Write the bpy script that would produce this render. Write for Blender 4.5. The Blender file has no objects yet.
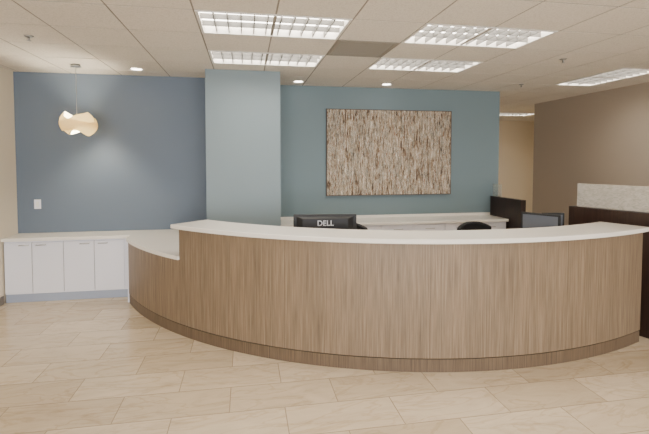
import bpy, bmesh, math, random
from mathutils import Vector, Matrix
random.seed(4)
D=bpy.data; C=bpy.context
R=math.radians

# ---------------- materials ----------------
def srgb(r,g,b):
    f=lambda c:(c/255/12.92) if c/255<=.04045 else ((c/255+.055)/1.055)**2.4
    return (f(r),f(g),f(b),1)
def mat(name,col,rough=.5,metal=0,bump=0,bscale=200,**kw):
    m=D.materials.new(name); m.use_nodes=True
    nt=m.node_tree; b=nt.nodes['Principled BSDF']
    b.inputs['Base Color'].default_value=col
    b.inputs['Roughness'].default_value=rough
    b.inputs['Metallic'].default_value=metal
    for k,v in kw.items(): b.inputs[k].default_value=v
    if bump:
        g=nt.nodes.new('ShaderNodeNewGeometry'); n=nt.nodes.new('ShaderNodeTexNoise'); n.inputs['Scale'].default_value=bscale
        bp=nt.nodes.new('ShaderNodeBump'); bp.inputs['Strength'].default_value=bump; bp.inputs['Distance'].default_value=.002
        nt.links.new(g.outputs['Position'],n.inputs['Vector']); nt.links.new(n.outputs['Fac'],bp.inputs['Height']); nt.links.new(bp.outputs['Normal'],b.inputs['Normal'])
    return m
def ramp(nt,stops,interp='LINEAR'):
    r=nt.nodes.new('ShaderNodeValToRGB'); cr=r.color_ramp; cr.interpolation=interp
    while len(cr.elements)<len(stops): cr.elements.new(.5)
    for e,(p,c) in zip(cr.elements,stops): e.position=p; e.color=c
    return r
def emis(name,col,s):
    m=D.materials.new(name); m.use_nodes=True; b=m.node_tree.nodes['Principled BSDF']
    b.inputs['Base Color'].default_value=col; b.inputs['Emission Color'].default_value=col; b.inputs['Emission Strength'].default_value=s
    return m

M_blue=mat('paint_blue',srgb(101,114,130),.6,bump=.1)
M_teal=mat('paint_teal',srgb(116,134,140),.6,bump=.1)
M_col=mat('paint_column',srgb(127,142,148),.6,bump=.1)
M_brown=mat('paint_taupe',srgb(168,155,140),.6,bump=.1)
M_beige=mat('paint_beige',srgb(230,218,197),.6,bump=.1)
M_white=mat('white_laminate',srgb(236,236,244),.35)
M_kick=mat('toe_kick_vinyl',srgb(165,174,192),.5)
M_counter=mat('counter_solid_surface',srgb(240,235,226),.25,bump=.03)
M_dark=mat('black_plastic',srgb(28,28,30),.5)
M_black2=mat('black_fabric',srgb(30,30,33),.85,bump=.4,bscale=600)
M_metal=mat('brushed_metal',srgb(180,180,180),.3,1)
M_silver=mat('silver_letters',srgb(200,200,205),.4)
M_screen=emis('screen_dim',srgb(84,88,96),.18)
M_frame=mat('fixture_frame',srgb(228,224,218),.4)
M_louver=mat('louver',srgb(110,108,104),.5,.0)
M_light=emis('fluorescent_lens',srgb(255,247,234),14.0)
M_vent=mat('vent_grille',srgb(142,135,124),.6)
M_paper=mat('paper',srgb(235,235,230),.8)

def wood(name,c1,c2,c3,rough=.45):
    m=D.materials.new(name); m.use_nodes=True; nt=m.node_tree; b=nt.nodes['Principled BSDF']; L=nt.links.new
    uv=nt.nodes.new('ShaderNodeUVMap')
    mp=nt.nodes.new('ShaderNodeMapping'); mp.inputs['Scale'].default_value=(90,2.0,1); L(uv.outputs[0],mp.inputs['Vector'])
    n=nt.nodes.new('ShaderNodeTexNoise'); n.inputs['Scale'].default_value=1; n.inputs['Detail'].default_value=6; n.inputs['Roughness'].default_value=.65; L(mp.outputs[0],n.inputs['Vector'])
    r=ramp(nt,[(.28,c1),(.5,c2),(.74,c3)]); L(n.outputs['Fac'],r.inputs[0])
    mp2=nt.nodes.new('ShaderNodeMapping'); mp2.inputs['Scale'].default_value=(7,.25,1); L(uv.outputs[0],mp2.inputs['Vector'])
    n2=nt.nodes.new('ShaderNodeTexNoise'); n2.inputs['Scale'].default_value=1; n2.inputs['Detail'].default_value=3; L(mp2.outputs[0],n2.inputs['Vector'])
    mx=nt.nodes.new('ShaderNodeMix'); mx.data_type='RGBA'; mx.blend_type='MULTIPLY'; mx.inputs[0].default_value=.7
    r2=ramp(nt,[(.3,(.76,.76,.76,1)),(.7,(1.08,1.08,1.08,1))]); L(n2.outputs['Fac'],r2.inputs[0])
    L(r.outputs[0],mx.inputs[6]); L(r2.outputs[0],mx.inputs[7])
    sx=nt.nodes.new('ShaderNodeSeparateXYZ'); L(uv.outputs[0],sx.inputs[0])
    mo=nt.nodes.new('ShaderNodeMath'); mo.operation='PINGPONG'; mo.inputs[1].default_value=.61; L(sx.outputs['X'],mo.inputs[0])
    gt=nt.nodes.new('ShaderNodeMath'); gt.operation='LESS_THAN'; gt.inputs[1].default_value=.0014; L(mo.outputs[0],gt.inputs[0])
    mj=nt.nodes.new('ShaderNodeMix'); mj.data_type='RGBA'; mj.inputs[7].default_value=tuple(c*.5 for c in c1[:3])+(1,)
    L(gt.outputs[0],mj.inputs[0]); L(mx.outputs[2],mj.inputs[6])
    L(mj.outputs[2],b.inputs['Base Color'])
    b.inputs['Roughness'].default_value=rough
    bp=nt.nodes.new('ShaderNodeBump'); bp.inputs['Strength'].default_value=.12; bp.inputs['Distance'].default_value=.002
    L(n.outputs['Fac'],bp.inputs['Height']); L(bp.outputs[0],b.inputs['Normal'])
    return m
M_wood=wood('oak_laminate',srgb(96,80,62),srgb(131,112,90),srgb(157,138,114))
M_plinth_shaded=wood('oak_plinth_shaded',srgb(78,63,49),srgb(106,89,71),srgb(128,110,90))  # same oak as the front, painted darker for shade near the floor
M_gap_shade=mat('painted_gap_shade',srgb(66,54,42),.7)  # dark colour stands in for the shade inside narrow gaps
M_walnut=wood('walnut_laminate',srgb(30,19,14),srgb(48,32,26),srgb(66,46,36),.35)

# floor
def floor_mat():
    m=D.materials.new('travertine_tile'); m.use_nodes=True; nt=m.node_tree; b=nt.nodes['Principled BSDF']; L=nt.links.new
    g=nt.nodes.new('ShaderNodeNewGeometry')
    mp=nt.nodes.new('ShaderNodeMapping'); mp.inputs['Location'].default_value=(.12,.05,0); L(g.outputs['Position'],mp.inputs['Vector'])
    br=nt.nodes.new('ShaderNodeTexBrick'); L(mp.outputs[0],br.inputs['Vector'])
    br.inputs['Scale'].default_value=1; br.inputs['Brick Width'].default_value=.76; br.inputs['Row Height'].default_value=.34
    br.inputs['Mortar Size'].default_value=.003; br.inputs['Mortar Smooth'].default_value=.1; br.offset=.5
    br.inputs['Color1'].default_value=srgb(228,213,189); br.inputs['Color2'].default_value=srgb(204,187,161); br.inputs['Mortar'].default_value=srgb(166,149,127)
    def mul(a,r):
        mx=nt.nodes.new('ShaderNodeMix'); mx.data_type='RGBA'; mx.blend_type='MULTIPLY'; mx.inputs[0].default_value=1
        L(a,mx.inputs[6]); L(r,mx.inputs[7]); return mx.outputs[2]
    sc=nt.nodes.new('ShaderNodeVectorMath'); sc.operation='MULTIPLY_ADD'; sc.inputs[1].default_value=(40,40,40)
    L(br.outputs['Color'],sc.inputs[0])
    mp3=nt.nodes.new('ShaderNodeMapping'); mp3.inputs['Scale'].default_value=(.7,2.2,1); L(g.outputs['Position'],mp3.inputs['Vector']); L(mp3.outputs[0],sc.inputs[2])
    n=nt.nodes.new('ShaderNodeTexNoise'); n.inputs['Scale'].default_value=2.4; n.inputs['Detail'].default_value=10; n.inputs['Roughness'].default_value=.7; n.inputs['Distortion'].default_value=1.4
    L(sc.outputs[0],n.inputs['Vector'])
    r=ramp(nt,[(.28,(.78,.73,.66,1)),(.44,(.94,.92,.885,1)),(.7,(1.06,1.06,1.04,1))]); L(n.outputs['Fac'],r.inputs[0])
    n2=nt.nodes.new('ShaderNodeTexNoise'); n2.inputs['Scale'].default_value=1.7; n2.inputs['Detail'].default_value=6; n2.inputs['Distortion'].default_value=2.0
    L(sc.outputs[0],n2.inputs['Vector'])
    r2=ramp(nt,[(.465,(1,1,1,1)),(.5,(.88,.84,.79,1)),(.535,(1,1,1,1))]); L(n2.outputs['Fac'],r2.inputs[0])
    L(mul(mul(br.outputs['Color'],r.outputs[0]),r2.outputs[0]),b.inputs['Base Color'])
    b.inputs['Roughness'].default_value=.15
    bp=nt.nodes.new('ShaderNodeBump'); bp.inputs['Strength'].default_value=.25; bp.inputs['Distance'].default_value=.002; bp.invert=True
    L(br.outputs['Fac'],bp.inputs['Height']); L(bp.outputs[0],b.inputs['Normal'])
    return m
GX,GY,T=-.37,3.43,.61
def ceil_mat():
    m=D.materials.new('acoustic_tile'); m.use_nodes=True; nt=m.node_tree; b=nt.nodes['Principled BSDF']; L=nt.links.new
    g=nt.nodes.new('ShaderNodeNewGeometry')
    n=nt.nodes.new('ShaderNodeTexNoise'); n.inputs['Scale'].default_value=90; n.inputs['Detail'].default_value=4
    L(g.outputs['Position'],n.inputs['Vector'])
    r=ramp(nt,[(.35,srgb(206,199,188)),(.55,srgb(222,215,205))]); L(n.outputs['Fac'],r.inputs[0]); L(r.outputs[0],b.inputs['Base Color'])
    b.inputs['Roughness'].default_value=.9
    return m
def art_mat():
    m=D.materials.new('abstract_painting'); m.use_nodes=True; nt=m.node_tree; b=nt.nodes['Principled BSDF']; L=nt.links.new
    g=nt.nodes.new('ShaderNodeNewGeometry')
    def noi(sx,sz,off,det=3):
        mp=nt.nodes.new('ShaderNodeMapping'); mp.inputs['Scale'].default_value=(sx,1,sz); mp.inputs['Location'].default_value=(off,0,off)
        n=nt.nodes.new('ShaderNodeTexNoise'); n.inputs['Scale'].default_value=1; n.inputs['Detail'].default_value=det; n.inputs['Roughness'].default_value=.7
        L(g.outputs['Position'],mp.inputs['Vector']); L(mp.outputs[0],n.inputs['Vector']); return n
    a=noi(54,6,0); r=ramp(nt,[(0,srgb(68,50,38)),(.40,srgb(116,92,70)),(.46,srgb(152,130,104)),(.51,srgb(204,190,168)),(.57,srgb(148,120,88)),(.61,srgb(226,218,204))],'CONSTANT'); L(a.outputs['Fac'],r.inputs[0])
    c=noi(70,8,7.3); r2=ramp(nt,[(0,srgb(54,46,42)),(.40,srgb(158,142,120)),(.49,srgb(106,112,110)),(.53,srgb(208,196,178)),(.6,srgb(136,90,58))],'CONSTANT'); L(c.outputs['Fac'],r2.inputs[0])
    s=noi(40,4,3.1); rs=ramp(nt,[(.47,(0,0,0,1)),(.53,(1,1,1,1))]); L(s.outputs['Fac'],rs.inputs[0])
    mx=nt.nodes.new('ShaderNodeMix'); mx.data_type='RGBA'; L(rs.outputs[0],mx.inputs[0]); L(r.outputs[0],mx.inputs[6]); L(r2.outputs[0],mx.inputs[7])
    L(mx.outputs[2],b.inputs['Base Color']); b.inputs['Roughness'].default_value=.7
    bp=nt.nodes.new('ShaderNodeBump'); bp.inputs['Strength'].default_value=.3; bp.inputs['Distance'].default_value=.004
    L(a.outputs['Fac'],bp.inputs['Height']); L(bp.outputs[0],b.inputs['Normal'])
    return m
def glass_mat(name,alpha,col,rough):
    m=D.materials.new(name); m.use_nodes=True; nt=m.node_tree; b=nt.nodes['Principled BSDF']; L=nt.links.new
    b.inputs['Roughness'].default_value=rough; b.inputs['Alpha'].default_value=alpha
    g=nt.nodes.new('ShaderNodeNewGeometry'); v=nt.nodes.new('ShaderNodeTexNoise'); v.inputs['Scale'].default_value=16; v.inputs['Detail'].default_value=3; v.inputs['Distortion'].default_value=1.5
    mp=nt.nodes.new('ShaderNodeMapping'); mp.inputs['Scale'].default_value=(1,1,2.2)
    L(g.outputs['Position'],mp.inputs[0]); L(mp.outputs[0],v.inputs['Vector'])
    r=ramp(nt,[(.35,tuple(c*.72 for c in col[:3])+(1,)),(.6,col)]); L(v.outputs['Fac'],r.inputs[0]); L(r.outputs[0],b.inputs['Base Color'])
    bp=nt.nodes.new('ShaderNodeBump'); bp.inputs['Strength'].default_value=.35; bp.inputs['Distance'].default_value=.006
    L(v.outputs['Fac'],bp.inputs['Height']); L(bp.outputs[0],b.inputs['Normal'])
    return m
M_frost=glass_mat('textured_glass',.42,srgb(228,222,210),.25)
M_floor=floor_mat(); M_ceil=ceil_mat(); M_art=art_mat()

# ---------------- mesh helpers ----------------
def empty(name,loc=(0,0,0),rz=0):
    e=D.objects.new(name,None); e.location=loc; e.rotation_euler[2]=rz; C.collection.objects.link(e); return e
def finish(name,bm,m,parent=None,bevel=0,smooth=False,seg=2):
    bmesh.ops.recalc_face_normals(bm,faces=bm.faces)
    me=D.meshes.new(name); bm.to_mesh(me); bm.free()
    o=D.objects.new(name,me); C.collection.objects.link(o)
    if m: me.materials.append(m)
    if parent: o.parent=parent
    if bevel:
        md=o.modifiers.new('bev','BEVEL'); md.width=bevel; md.segments=seg; md.limit_method='ANGLE'; md.angle_limit=R(40)
    if smooth:
        for p in me.polygons: p.use_smooth=True
    return o
def addbox(bm,x0,x1,y0,y1,z0,z1,uvl=None):
    vs=[bm.verts.new(p) for p in [(x0,y0,z0),(x1,y0,z0),(x1,y1,z0),(x0,y1,z0),(x0,y0,z1),(x1,y0,z1),(x1,y1,z1),(x0,y1,z1)]]
    for f in [(0,1,2,3),(4,5,6,7),(0,1,5,4),(1,2,6,5),(2,3,7,6),(3,0,4,7)]:
        fc=bm.faces.new([vs[i] for i in f])
        if uvl:
            for l in fc.loops: l[uvl].uv=(l.vert.co.x+l.vert.co.y,l.vert.co.z)
def box(name,x0,x1,y0,y1,z0,z1,m,parent=None,bevel=0):
    bm=bmesh.new(); uvl=bm.loops.layers.uv.new('UVMap'); addbox(bm,x0,x1,y0,y1,z0,z1,uvl)
    return finish(name,bm,m,parent,bevel)
def boxes(name,lst,m,parent=None,bevel=0):
    bm=bmesh.new()
    for b in lst: addbox(bm,*b)
    return finish(name,bm,m,parent,bevel)
def prism(name,pts,z0,z1,m,parent=None,bevel=0,seg=2):
    bm=bmesh.new(); uvl=bm.loops.layers.uv.new('UVMap')
    lo=[bm.verts.new((x,y,z0)) for x,y in pts]; hi=[bm.verts.new((x,y,z1)) for x,y in pts]
    bm.faces.new(lo[::-1]); bm.faces.new(hi); n=len(pts); d=0
    for i in range(n):
        j=(i+1)%n; L=math.dist(pts[i],pts[j])
        f=bm.faces.new([lo[i],lo[j],hi[j],hi[i]])
        for l,uv in zip(f.loops,[(d,z0),(d+L,z0),(d+L,z1),(d,z1)]): l[uvl].uv=uv
        d+=L
    return finish(name,bm,m,parent,bevel,seg=seg)
CX,CY=2.2,7.15
def P(r,a): return (CX+r*math.cos(R(a)),CY+r*math.sin(R(a)))
def arc(r,a0,a1,n): return [P(r,a0+(a1-a0)*i/n) for i in range(n+1)]
def cyl(name,r0,r1,z0,z1,m,parent=None,x=0,y=0,n=24,smooth=True):
    bm=bmesh.new(); bmesh.ops.create_cone(bm,cap_ends=True,segments=n,radius1=r0,radius2=r1,depth=z1-z0,matrix=Matrix.Translation((x,y,(z0+z1)/2)))
    o=finish(name,bm,m,parent)
    for p in o.data.polygons: p.use_smooth=len(p.vertices)==4
    return o
def tube(name,pts,r,m,parent=None):
    cu=D.curves.new(name,'CURVE'); cu.dimensions='3D'; cu.bevel_depth=r; cu.bevel_resolution=4
    s=cu.splines.new('POLY'); s.points.add(len(pts)-1)
    for p,q in zip(s.points,pts): p.co=(*q,1)
    cu.use_fill_caps=True
    o=D.objects.new(name,cu); C.collection.objects.link(o); cu.materials.append(m)
    if parent: o.parent=parent
    return o

# ---------------- room ----------------
H=2.84; YB=-4.0
XL,XR=-2.87,5.68
box('floor',XL-.15,9.15,YB-.15,11.65,-.1,0,M_floor)
fixtures=[(0,0,2,1),(0,2,2,1),(3,0,2,1),(3,2,2,1),(8,2,1,2),(10,10,2,1),(12,8,2,1),(3,9,2,1),(6,9,2,1),  # rest of row past the visible corridor troffer: hidden, added to brighten corridor
          (0,-4,2,1),(3,-4,2,1),(7,-4,2,1),(0,-8,2,1),(3,-8,2,1),(7,-8,2,1)]
holes=set()
for i,j,w,d in fixtures:
    for a in range(w):
        for c in range(d): holes.add((i+a,j+c))
holes.add((2,1))
bm=bmesh.new()
i0=-5; i1=16; j0=-13; j1=14
for i in range(i0,i1):
    for j in range(j0,j1):
        if (i,j) in holes: continue
        g=.007
        x0=max(GX+i*T,XL-.1); x1=GX+(i+1)*T; y0=GY+j*T; y1=y0+T
        if x1<=x0: continue
        vs=[bm.verts.new(p) for p in [(x0+g,y0+g,H),(x1-g,y0+g,H),(x1-g,y1-g,H),(x0+g,y1-g,H)]]
        bm.faces.new(vs)
me=D.meshes.new('ceiling'); bm.to_mesh(me); bm.free()
o=D.objects.new('ceiling',me); C.collection.objects.link(o); me.materials.append(M_ceil)
sol=o.modifiers.new('s','SOLIDIFY'); sol.thickness=.003; sol.offset=1
M_grid=mat('grid_tee',srgb(135,127,117),.6)
bm=bmesh.new()
for i in range(i0,i1+1):
    x=GX+i*T
    if x>XL: addbox(bm,x-.012,x+.012,YB,11.6,H+.0035,H+.01)
for j in range(j0+1,j1):
    y=GY+j*T
    addbox(bm,XL,9,y-.012,y+.012,H+.004,H+.0105)
finish('trim_ceiling_grid',bm,M_grid)
box('ceiling_deck',XL-.15,9.15,YB-.15,11.65,H+.3,H+.4,M_grid)

box('wall_left',XL-.15,XL,YB,6.2,0,H+.3,M_beige)
box('wall_back_blue',XL-.15,-.3,6.2,6.35,0,H+.3,M_blue)
box('structural_column',-.476,.44,5.6,6.6,0,H-.001,M_col)
box('wall_back_teal',-.3,4.09,6.6,6.75,0,H+.3,M_teal)
box('wall_right',XR,XR+.15,YB,7.94,0,H+.3,M_brown)
box('wall_corridor_back',-.3,9.15,11.5,11.65,0,H+.3,M_beige)
box('wall_corridor_right',9,9.15,7.94,11.5,0,H+.3,M_beige)
box('wall_corridor_near',XR+.15,9,7.79,7.94,0,H+.3,M_beige)
box('wall_corridor_left',-.45,-.3,6.75,11.5,0,H+.3,M_beige)
# window wall behind the photographer
ww=[(XL,XR,YB-.15,YB,0,.3),(XL,XR,YB-.15,YB,2.6,H+.3)]
xs=[XL+.15,-.7,-.5,1.4,1.6,3.4,3.6,XR-.15]
ww+=[(XL,xs[0],YB-.15,YB,.3,2.6),(xs[1],xs[2],YB-.15,YB,.3,2.6),(xs[3],xs[4],YB-.15,YB,.3,2.6),(xs[5],xs[6],YB-.15,YB,.3,2.6),(xs[7],XR,YB-.15,YB,.3,2.6)]
boxes('wall_front',ww,M_beige)
for k in range(4):
    a,b_=xs[2*k],xs[2*k+1]; f=.05
    boxes('window_%d'%(k+1),[(a,a+f,YB-.12,YB-.05,.3,2.6),(b_-f,b_,YB-.12,YB-.05,.3,2.6),(a+f,b_-f,YB-.12,YB-.05,.3,.35),(a+f,b_-f,YB-.12,YB-.05,2.55,2.6),((a+b_)/2-.02,(a+b_)/2+.02,YB-.11,YB-.06,.35,2.55)],M_frame)

M_base=mat('baseboard_vinyl',srgb(120,112,104),.5)
box('baseboard_right',XR-.012,XR,YB,7.94,0,.1,M_base)
box('baseboard_left',XL,XL+.012,YB,5.8,0,.1,M_base)

# fixtures
for i,j,w,d in fixtures:
    x0=GX+i*T; y0=GY+j*T; W=w*T; Dp=d*T
    e=empty('troffer_light',(x0+W/2,y0+Dp/2,H))
    a=W/2-.006; b=Dp/2-.006; t=.022
    boxes('frame',[(-a,a,-b,-b+t,-.004,.1),(-a,a,b-t,b,-.004,.1),(-a,-a+t,-b+t,b-t,-.004,.1),(a-t,a,-b+t,b-t,-.004,.1)],M_frame,e)
    box('housing',-a,a,-b,b,.1,.12,M_frame,e)
    box('lens',-a+t,a-t,-b+t,b-t,.06,.07,M_light,e)
    bl=[]; nx,ny=(11,3) if w>d else (3,11)
    for k in range(1,nx):
        x=-a+t+(2*a-2*t)*k/nx; bl.append((x-.004,x+.004,-b+t,b-t,.006,.05))
    for k in range(1,ny):
        y=-b+t+(2*b-2*t)*k/ny; bl.append((-a+t,a-t,y-.004,y+.004,.005,.049))
    boxes('louver_blades',bl,M_louver,e)
# vent
vx,vy=GX+2*T,GY+T
e=empty('air_return_grille',(vx+T/2,vy+T/2,H))
a=T/2-.012
boxes('frame',[(-a,a,-a,-a+.03,-.004,.02),(-a,a,a-.03,a,-.004,.02),(-a,-a+.03,-a+.03,a-.03,-.004,.02),(a-.03,a,-a+.03,a-.03,-.004,.02)],M_vent,e)
boxes('vanes',[(-a+.03,a-.03,-a+.04+k*.024,-a+.048+k*.024,0,.018) for k in range(21)]+[(-a,a,-a,a,.022,.026)],M_vent,e)
# downlights & sprinklers
for x,y in [(-1.3,5.75),(.75,6.25),(2.05,6.25),(-2.6,4.9)]:
    e=empty('downlight',(x,y,H))
    bm=bmesh.new(); bmesh.ops.create_cone(bm,segments=32,radius1=.085,radius2=.06,depth=.012,matrix=Matrix.Translation((0,0,-.0065)),cap_ends=False)
    finish('trim_ring',bm,M_frame,e,smooth=True)
    cyl('lamp',.062,.062,-.005,-.001,M_light,e)
for x,y in [(-1.9,4.4),(4.0,5.9),(3.45,4.35)]:
    e=empty('fire_sprinkler',(x,y,H-.001)); cyl('escutcheon',.03,.04,-.012,0,M_metal,e); cyl('head',.01,.01,-.04,-.012,M_metal,e); cyl('deflector',.018,.018,-.044,-.04,M_metal,e)

# ---------------- reception desk ----------------
dk=empty('reception_desk')
A0,A1=223.5,292.2; AL=203.5
RO=3.92
def band(name,r0,r1,a0,a1,z0,z1,m,n=48,bevel=0,seg=2):
    pts=arc(r1,a0,a1,n)+arc(r0,a1,a0,n)
    return prism(name,pts,z0,z1,m,dk,bevel,seg)
band('front_panel',RO-.09,RO,A0,A1,.115,1.06,M_wood,64)
band('low_front_panel',RO-.09,RO,AL,A0,.115,.75,M_wood,24)
band('painted_gap_shade',RO-.1,RO-.02,AL,A1,.107,.115,M_gap_shade,72)  # dark strip painted in for the shadow line above the plinth
band('plinth',RO-.11,RO-.004,AL,A1,0,.107,M_plinth_shaded,72)
band('raised_counter',3.52,RO+.05,A0-1.0,A1+.5,1.06,1.10,M_counter,80,.008,3)
band('inner_worktop',3.0,RO-.09,A0+.2,A1-1.5,.71,.74,M_counter,60)
band('counter_support',3.56,RO-.09,A0,A0+.7,.79,1.06,M_wood,2)
band('leg_panel_1',3.05,RO-.11,A0+.3,A0+.8,0,.71,M_wood,2)
band('leg_panel_2',3.05,RO-.11,258,258.5,0,.71,M_wood,2)
band('leg_panel_3',3.05,RO-.11,A1-2.2,A1-1.7,0,.71,M_wood,2)
pts=arc(RO+.02,A0-.02,AL-.1,24)+[(-1.42,5.79),(XL+.003,5.79),(XL+.003,6.197),(-.9,6.197)]+arc(3.24,197.3,A0-.02,20)
prism('low_counter',pts,.75,.79,M_counter,dk,.005)

# storage cabinets
cb=empty('storage_cabinet')
box('carcass',XL+.014,-1.40,5.84,6.19,.1,.748,M_white,cb)
box('end_filler',-1.415,-1.395,5.61,5.84,0,.748,M_white,cb)
box('toe_kick',XL+.014,-1.42,5.845,6.19,0,.1,M_kick,cb)
edges=[XL+.016,-2.55,-2.20,-1.85,-1.50]
for k in range(4):
    a,b_=edges[k]+.003,edges[k+1]-.003
    box('door_leaf_%d'%(k+1),a,b_,5.82,5.84,.115,.73,M_white,cb,.002)
    tx=(a+b_)/2+(.07 if k%2==0 else -.07)
    tube('pull_%d'%(k+1),[(tx-.05,5.82,.70),(tx-.05,5.795,.70),(tx+.05,5.795,.70),(tx+.05,5.82,.70)],.005,M_metal,cb)
    if k<3: box('door_gap_shade_%d'%(k+1),b_,b_+.006,5.832,5.84,.115,.73,M_gap_shade,cb)  # dark strip painted in for the shade between door leaves

# back credenza
cr=empty('credenza')
box('carcass',.46,3.92,6.1,6.597,.08,.79,M_white,cr)
box('toe_kick',.46,3.92,6.15,6.597,0,.08,M_kick,cr)
box('top',.45,3.935,6.05,6.597,.79,.83,M_counter,cr,.005)
box('backsplash',.45,3.935,6.575,6.597,.83,.87,M_counter,cr)
for k in range(7):
    a=.47+k*.49
    for q,(z0,z1) in enumerate([(.1,.42),(.43,.6),(.61,.78)]):
        box('drawer_%d_%d'%(k,q),a,a+.48,6.08,6.1,z0,z1,M_white,cr,.002)
        tube('pull_%d_%d'%(k,q),[(a+.18,6.08,z1-.06),(a+.18,6.055,z1-.06),(a+.31,6.055,z1-.06),(a+.31,6.08,z1-.06)],.005,M_metal,cr)

# walnut partitions
pb=empty('low_partition')
box('panel',3.95,4.03,5.78,6.598,0,1.14,M_walnut,pb,.003)
M_clear=glass_mat('clear_edge_glass',.3,srgb(210,220,215),.1)
box('glass_screen',3.985,3.993,6.35,6.59,1.142,1.34,M_clear,pb)
pr=empty('low_partition')
a=Vector((3.86,3.47)); b_=Vector((3.54,4.32)); dv=(b_-a).normalized(); nv=Vector((dv.y,-dv.x))
def quad(p,q,t0,t1): return [tuple(p+nv*t0),tuple(q+nv*t0),tuple(q+nv*t1),tuple(p+nv*t1)]
prism('panel',quad(a,b_,0,.12),0,1.215,M_walnut,pr,.003)
prism('glass_screen',quad(a+dv*.03,b_-dv*.06,.055,.067),1.217,1.47,M_frost,pr)

# painting
art=empty('framed_painting')
box('canvas',1.22,3.22,6.555,6.585,1.19,2.49,M_art,art)
M_fr=mat('painting_frame',srgb(92,78,66),.5)
boxes('frame',[(1.21,1.22,6.55,6.598,1.18,2.5),(3.22,3.23,6.55,6.598,1.18,2.5),(1.22,3.22,6.55,6.598,1.18,1.19),(1.22,3.22,6.55,6.598,2.49,2.5)],M_fr,art)

# wall switch
ol=empty('light_switch',(-2.63,6.198,1.16))
box('plate',-.04,.04,-.006,0,-.06,.06,M_white,ol,.003)
box('rocker',-.016,.016,-.01,-.006,-.033,.033,M_paper,ol,.001)

# pendant
pd=empty('pendant_lamp',(-1.94,5.62,0))
cyl('canopy',.06,.045,H-.025,H-.001,M_metal,pd)
tube('cord',[(0,0,H-.02),(0,0,2.2)],.004,M_metal,pd)
M_shade=D.materials.new('veneer_shade'); M_shade.use_nodes=True
nt=M_shade.node_tree; b=nt.nodes['Principled BSDF']; b.inputs['Base Color'].default_value=srgb(252,247,226); b.inputs['Roughness'].default_value=.6
tr=nt.nodes.new('ShaderNodeBsdfTranslucent'); tr.inputs[0].default_value=srgb(255,243,205)
mxs=nt.nodes.new('ShaderNodeMixShader'); mxs.inputs[0].default_value=.55
nt.links.new(b.outputs[0],mxs.inputs[1]); nt.links.new(tr.outputs[0],mxs.inputs[2]); nt.links.new(mxs.outputs[0],nt.nodes['Material Output'].inputs[0])
def shade(name,r,ht,tilt,az,ph):
    bm=bmesh.new(); n=72; k=8; rows=[]
    for j in range(k+1):
        t=j/k; row=[]
        for i in range(n):
            th=2*math.pi*i/n
            rr=r*(1+.08*math.cos(3*th+ph))*(.68+.38*math.sin(math.pi*(.1+.72*t)))
            z=(t-.5)*ht*(1+.22*math.cos(2*th+ph))+.014*math.sin(3*th+ph)
            row.append(bm.verts.new((rr*math.cos(th),rr*math.sin(th),z)))
        rows.append(row)
    for j in range(k):
        for i in range(n):
            bm.faces.new([rows[j][i],rows[j][(i+1)%n],rows[j+1][(i+1)%n],rows[j+1][i]])
    o=finish(name,bm,M_shade,pd,smooth=True)
    o.location=(0,0,2.15); o.rotation_euler=(R(tilt),R(tilt*.8),R(az))
    s=o.modifiers.new('s','SOLIDIFY'); s.thickness=.002
shade('shade_outer',.19,.155,15,20,0)
shade('shade_inner',.165,.16,-18,60,1.9)
bm=bmesh.new(); bmesh.ops.create_uvsphere(bm,u_segments=24,v_segments=16,radius=.05)
o=finish('bulb',bm,emis('bulb_glow',srgb(255,242,216),480),pd,smooth=True); o.location=(0,0,2.15)
cyl('socket',.02,.02,2.2,2.25,M_metal,pd)

# monitors
def monitor(x,y,zt,rz,text=None,w=.6,h=.37):
    e=empty('computer_monitor',(x,y,0),rz)
    zc=zt-h/2
    box('bezel',-w/2,w/2,0,.025,zc-h/2,zc+h/2,M_dark,e,.006)
    bm=bmesh.new()
    o1=[(-w/2+.03,0,zc-h/2+.03),(w/2-.03,0,zc-h/2+.03),(w/2-.03,0,zc+h/2-.02),(-w/2+.03,0,zc+h/2-.02)]
    o2=[(-w/2+.09,-.035,zc-h/2+.08),(w/2-.09,-.035,zc-h/2+.08),(w/2-.09,-.035,zc+h/2-.04),(-w/2+.09,-.035,zc+h/2-.04)]
    v1=[bm.verts.new(p) for p in o1]; v2=[bm.verts.new(p) for p in o2]
    bm.faces.new(v1); bm.faces.new(v2)
    for i in range(4): bm.faces.new([v1[i],v1[(i+1)%4],v2[(i+1)%4],v2[i]])
    finish('rear_shell',bm,M_dark,e,.004)
    box('screen',-w/2+.022,w/2-.022,.0255,.027,zc-h/2+.025,zc+h/2-.022,M_screen,e)
    box('stand_neck',-.03,.03,-.06,-.036,.752,zc+.03,M_dark,e,.004)
    box('stand_foot',-.13,.13,-.11,.09,.741,.753,M_dark,e,.004)
    if text:
        cu=D.curves.new('logo','FONT'); cu.body=text; cu.size=.075; cu.extrude=.0015; cu.offset=.001; cu.align_x='CENTER'
        cu.materials.append(M_silver)
        t=D.objects.new('logo',cu); C.collection.objects.link(t); t.parent=e
        t.location=(0,-.038,zt-.11); t.rotation_euler=(R(90),0,0)
monitor(.79,4.35,1.18,R(-6),'DELL',.64,.38)
monitor(3.05,4.12,1.17,R(122),None,.40,.32)
monitor(3.26,4.22,1.16,R(170),None,.24,.29)
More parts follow.
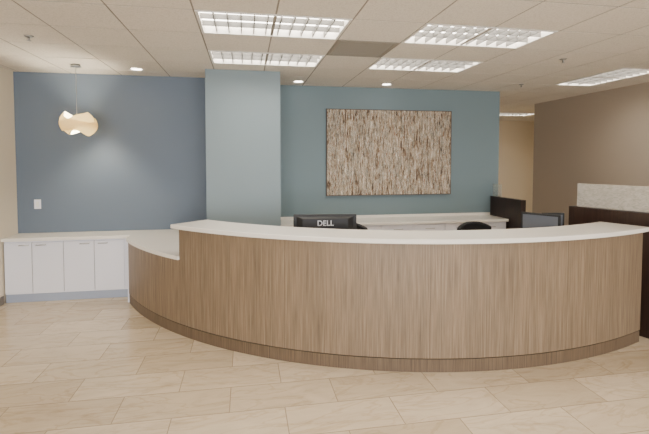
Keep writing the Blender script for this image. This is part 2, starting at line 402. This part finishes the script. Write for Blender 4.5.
# chairs
def chair(x,y,rz,top=.96):
    e=empty('office_chair',(x,y,0),rz)
    for k in range(5):
        th=2*math.pi*k/5+.3
        tube('base_arm_%d'%k,[(0,0,.1),(.28*math.cos(th),.28*math.sin(th),.075)],.018,M_dark,e)
        bm=bmesh.new(); bmesh.ops.create_cone(bm,cap_ends=True,segments=20,radius1=.03,radius2=.03,depth=.04,matrix=Matrix.Translation((.28*math.cos(th),.28*math.sin(th),.03))@Matrix.Rotation(th,4,'Z')@Matrix.Rotation(R(90),4,'X'))
        finish('caster_%d'%k,bm,M_dark,e)
    cyl('gas_lift',.025,.025,.08,.42,M_metal,e)
    box('seat',-.24,.24,-.23,.23,.42,.5,M_black2,e,.035)
    bm=bmesh.new(); nx,nz=14,14; fr=[]
    for j in range(nz+1):
        t=j/nz; row=[]
        for i in range(nx+1):
            s=-1+2*i/nx
            wv=.23*(.85+.15*min(1,t*3))
            zz=.56+t*(top-.56)*(1-.16*abs(s)**2.5)
            row.append(bm.verts.new((s*wv,.25-.06*s*s+.03*math.sin(t*3),zz)))
        fr.append(row)
    for j in range(nz):
        for i in range(nx): bm.faces.new([fr[j][i],fr[j][i+1],fr[j+1][i+1],fr[j+1][i]])
    o=finish('backrest',bm,M_black2,e,smooth=True)
    s=o.modifiers.new('s','SOLIDIFY'); s.thickness=.05; s.offset=0
    bv=o.modifiers.new('b','BEVEL'); bv.width=.015; bv.segments=3
    tube('back_bracket',[(0,.1,.43),(0,.28,.45),(0,.3,.62)],.02,M_dark,e)
    for sx in (-1,1):
        tube('armrest_post_%d'%(sx+1),[(sx*.2,.0,.43),(sx*.27,0,.46),(sx*.27,0,.66)],.013,M_dark,e)
        box('armrest_%d'%(sx+1),sx*.27-.035,sx*.27+.035,-.12,.12,.66,.69,M_dark,e,.012)
chair(2.78,4.75,R(4),.965)
chair(1.16,5.0,R(-20),.96)

# ---------------- light ----------------
w=D.worlds.new('w'); C.scene.world=w; w.use_nodes=True
w.node_tree.nodes['Background'].inputs[0].default_value=srgb(205,222,245); w.node_tree.nodes['Background'].inputs[1].default_value=1.5
for k in range(4):
    a,b_=xs[2*k],xs[2*k+1]
    l=D.lights.new('window_daylight','AREA'); l.shape='RECTANGLE'; l.size=b_-a-.1; l.size_y=2.2; l.energy=(190,150,105,70)[k]; l.color=(.96,.975,1)
    o=D.objects.new('window_daylight',l); C.collection.objects.link(o); o.location=((a+b_)/2,YB-.2,1.45); o.rotation_euler=(R(90),0,0)

# ---------------- camera ----------------
cam=D.cameras.new('camera'); co=D.objects.new('camera',cam); C.collection.objects.link(co)
co.location=(0,0,1.73); co.rotation_euler=(R(87.5),0,R(-10.2))
cam.sensor_width=36; cam.lens=24.4; cam.shift_y=-.0586; cam.clip_start=.05
C.scene.camera=co
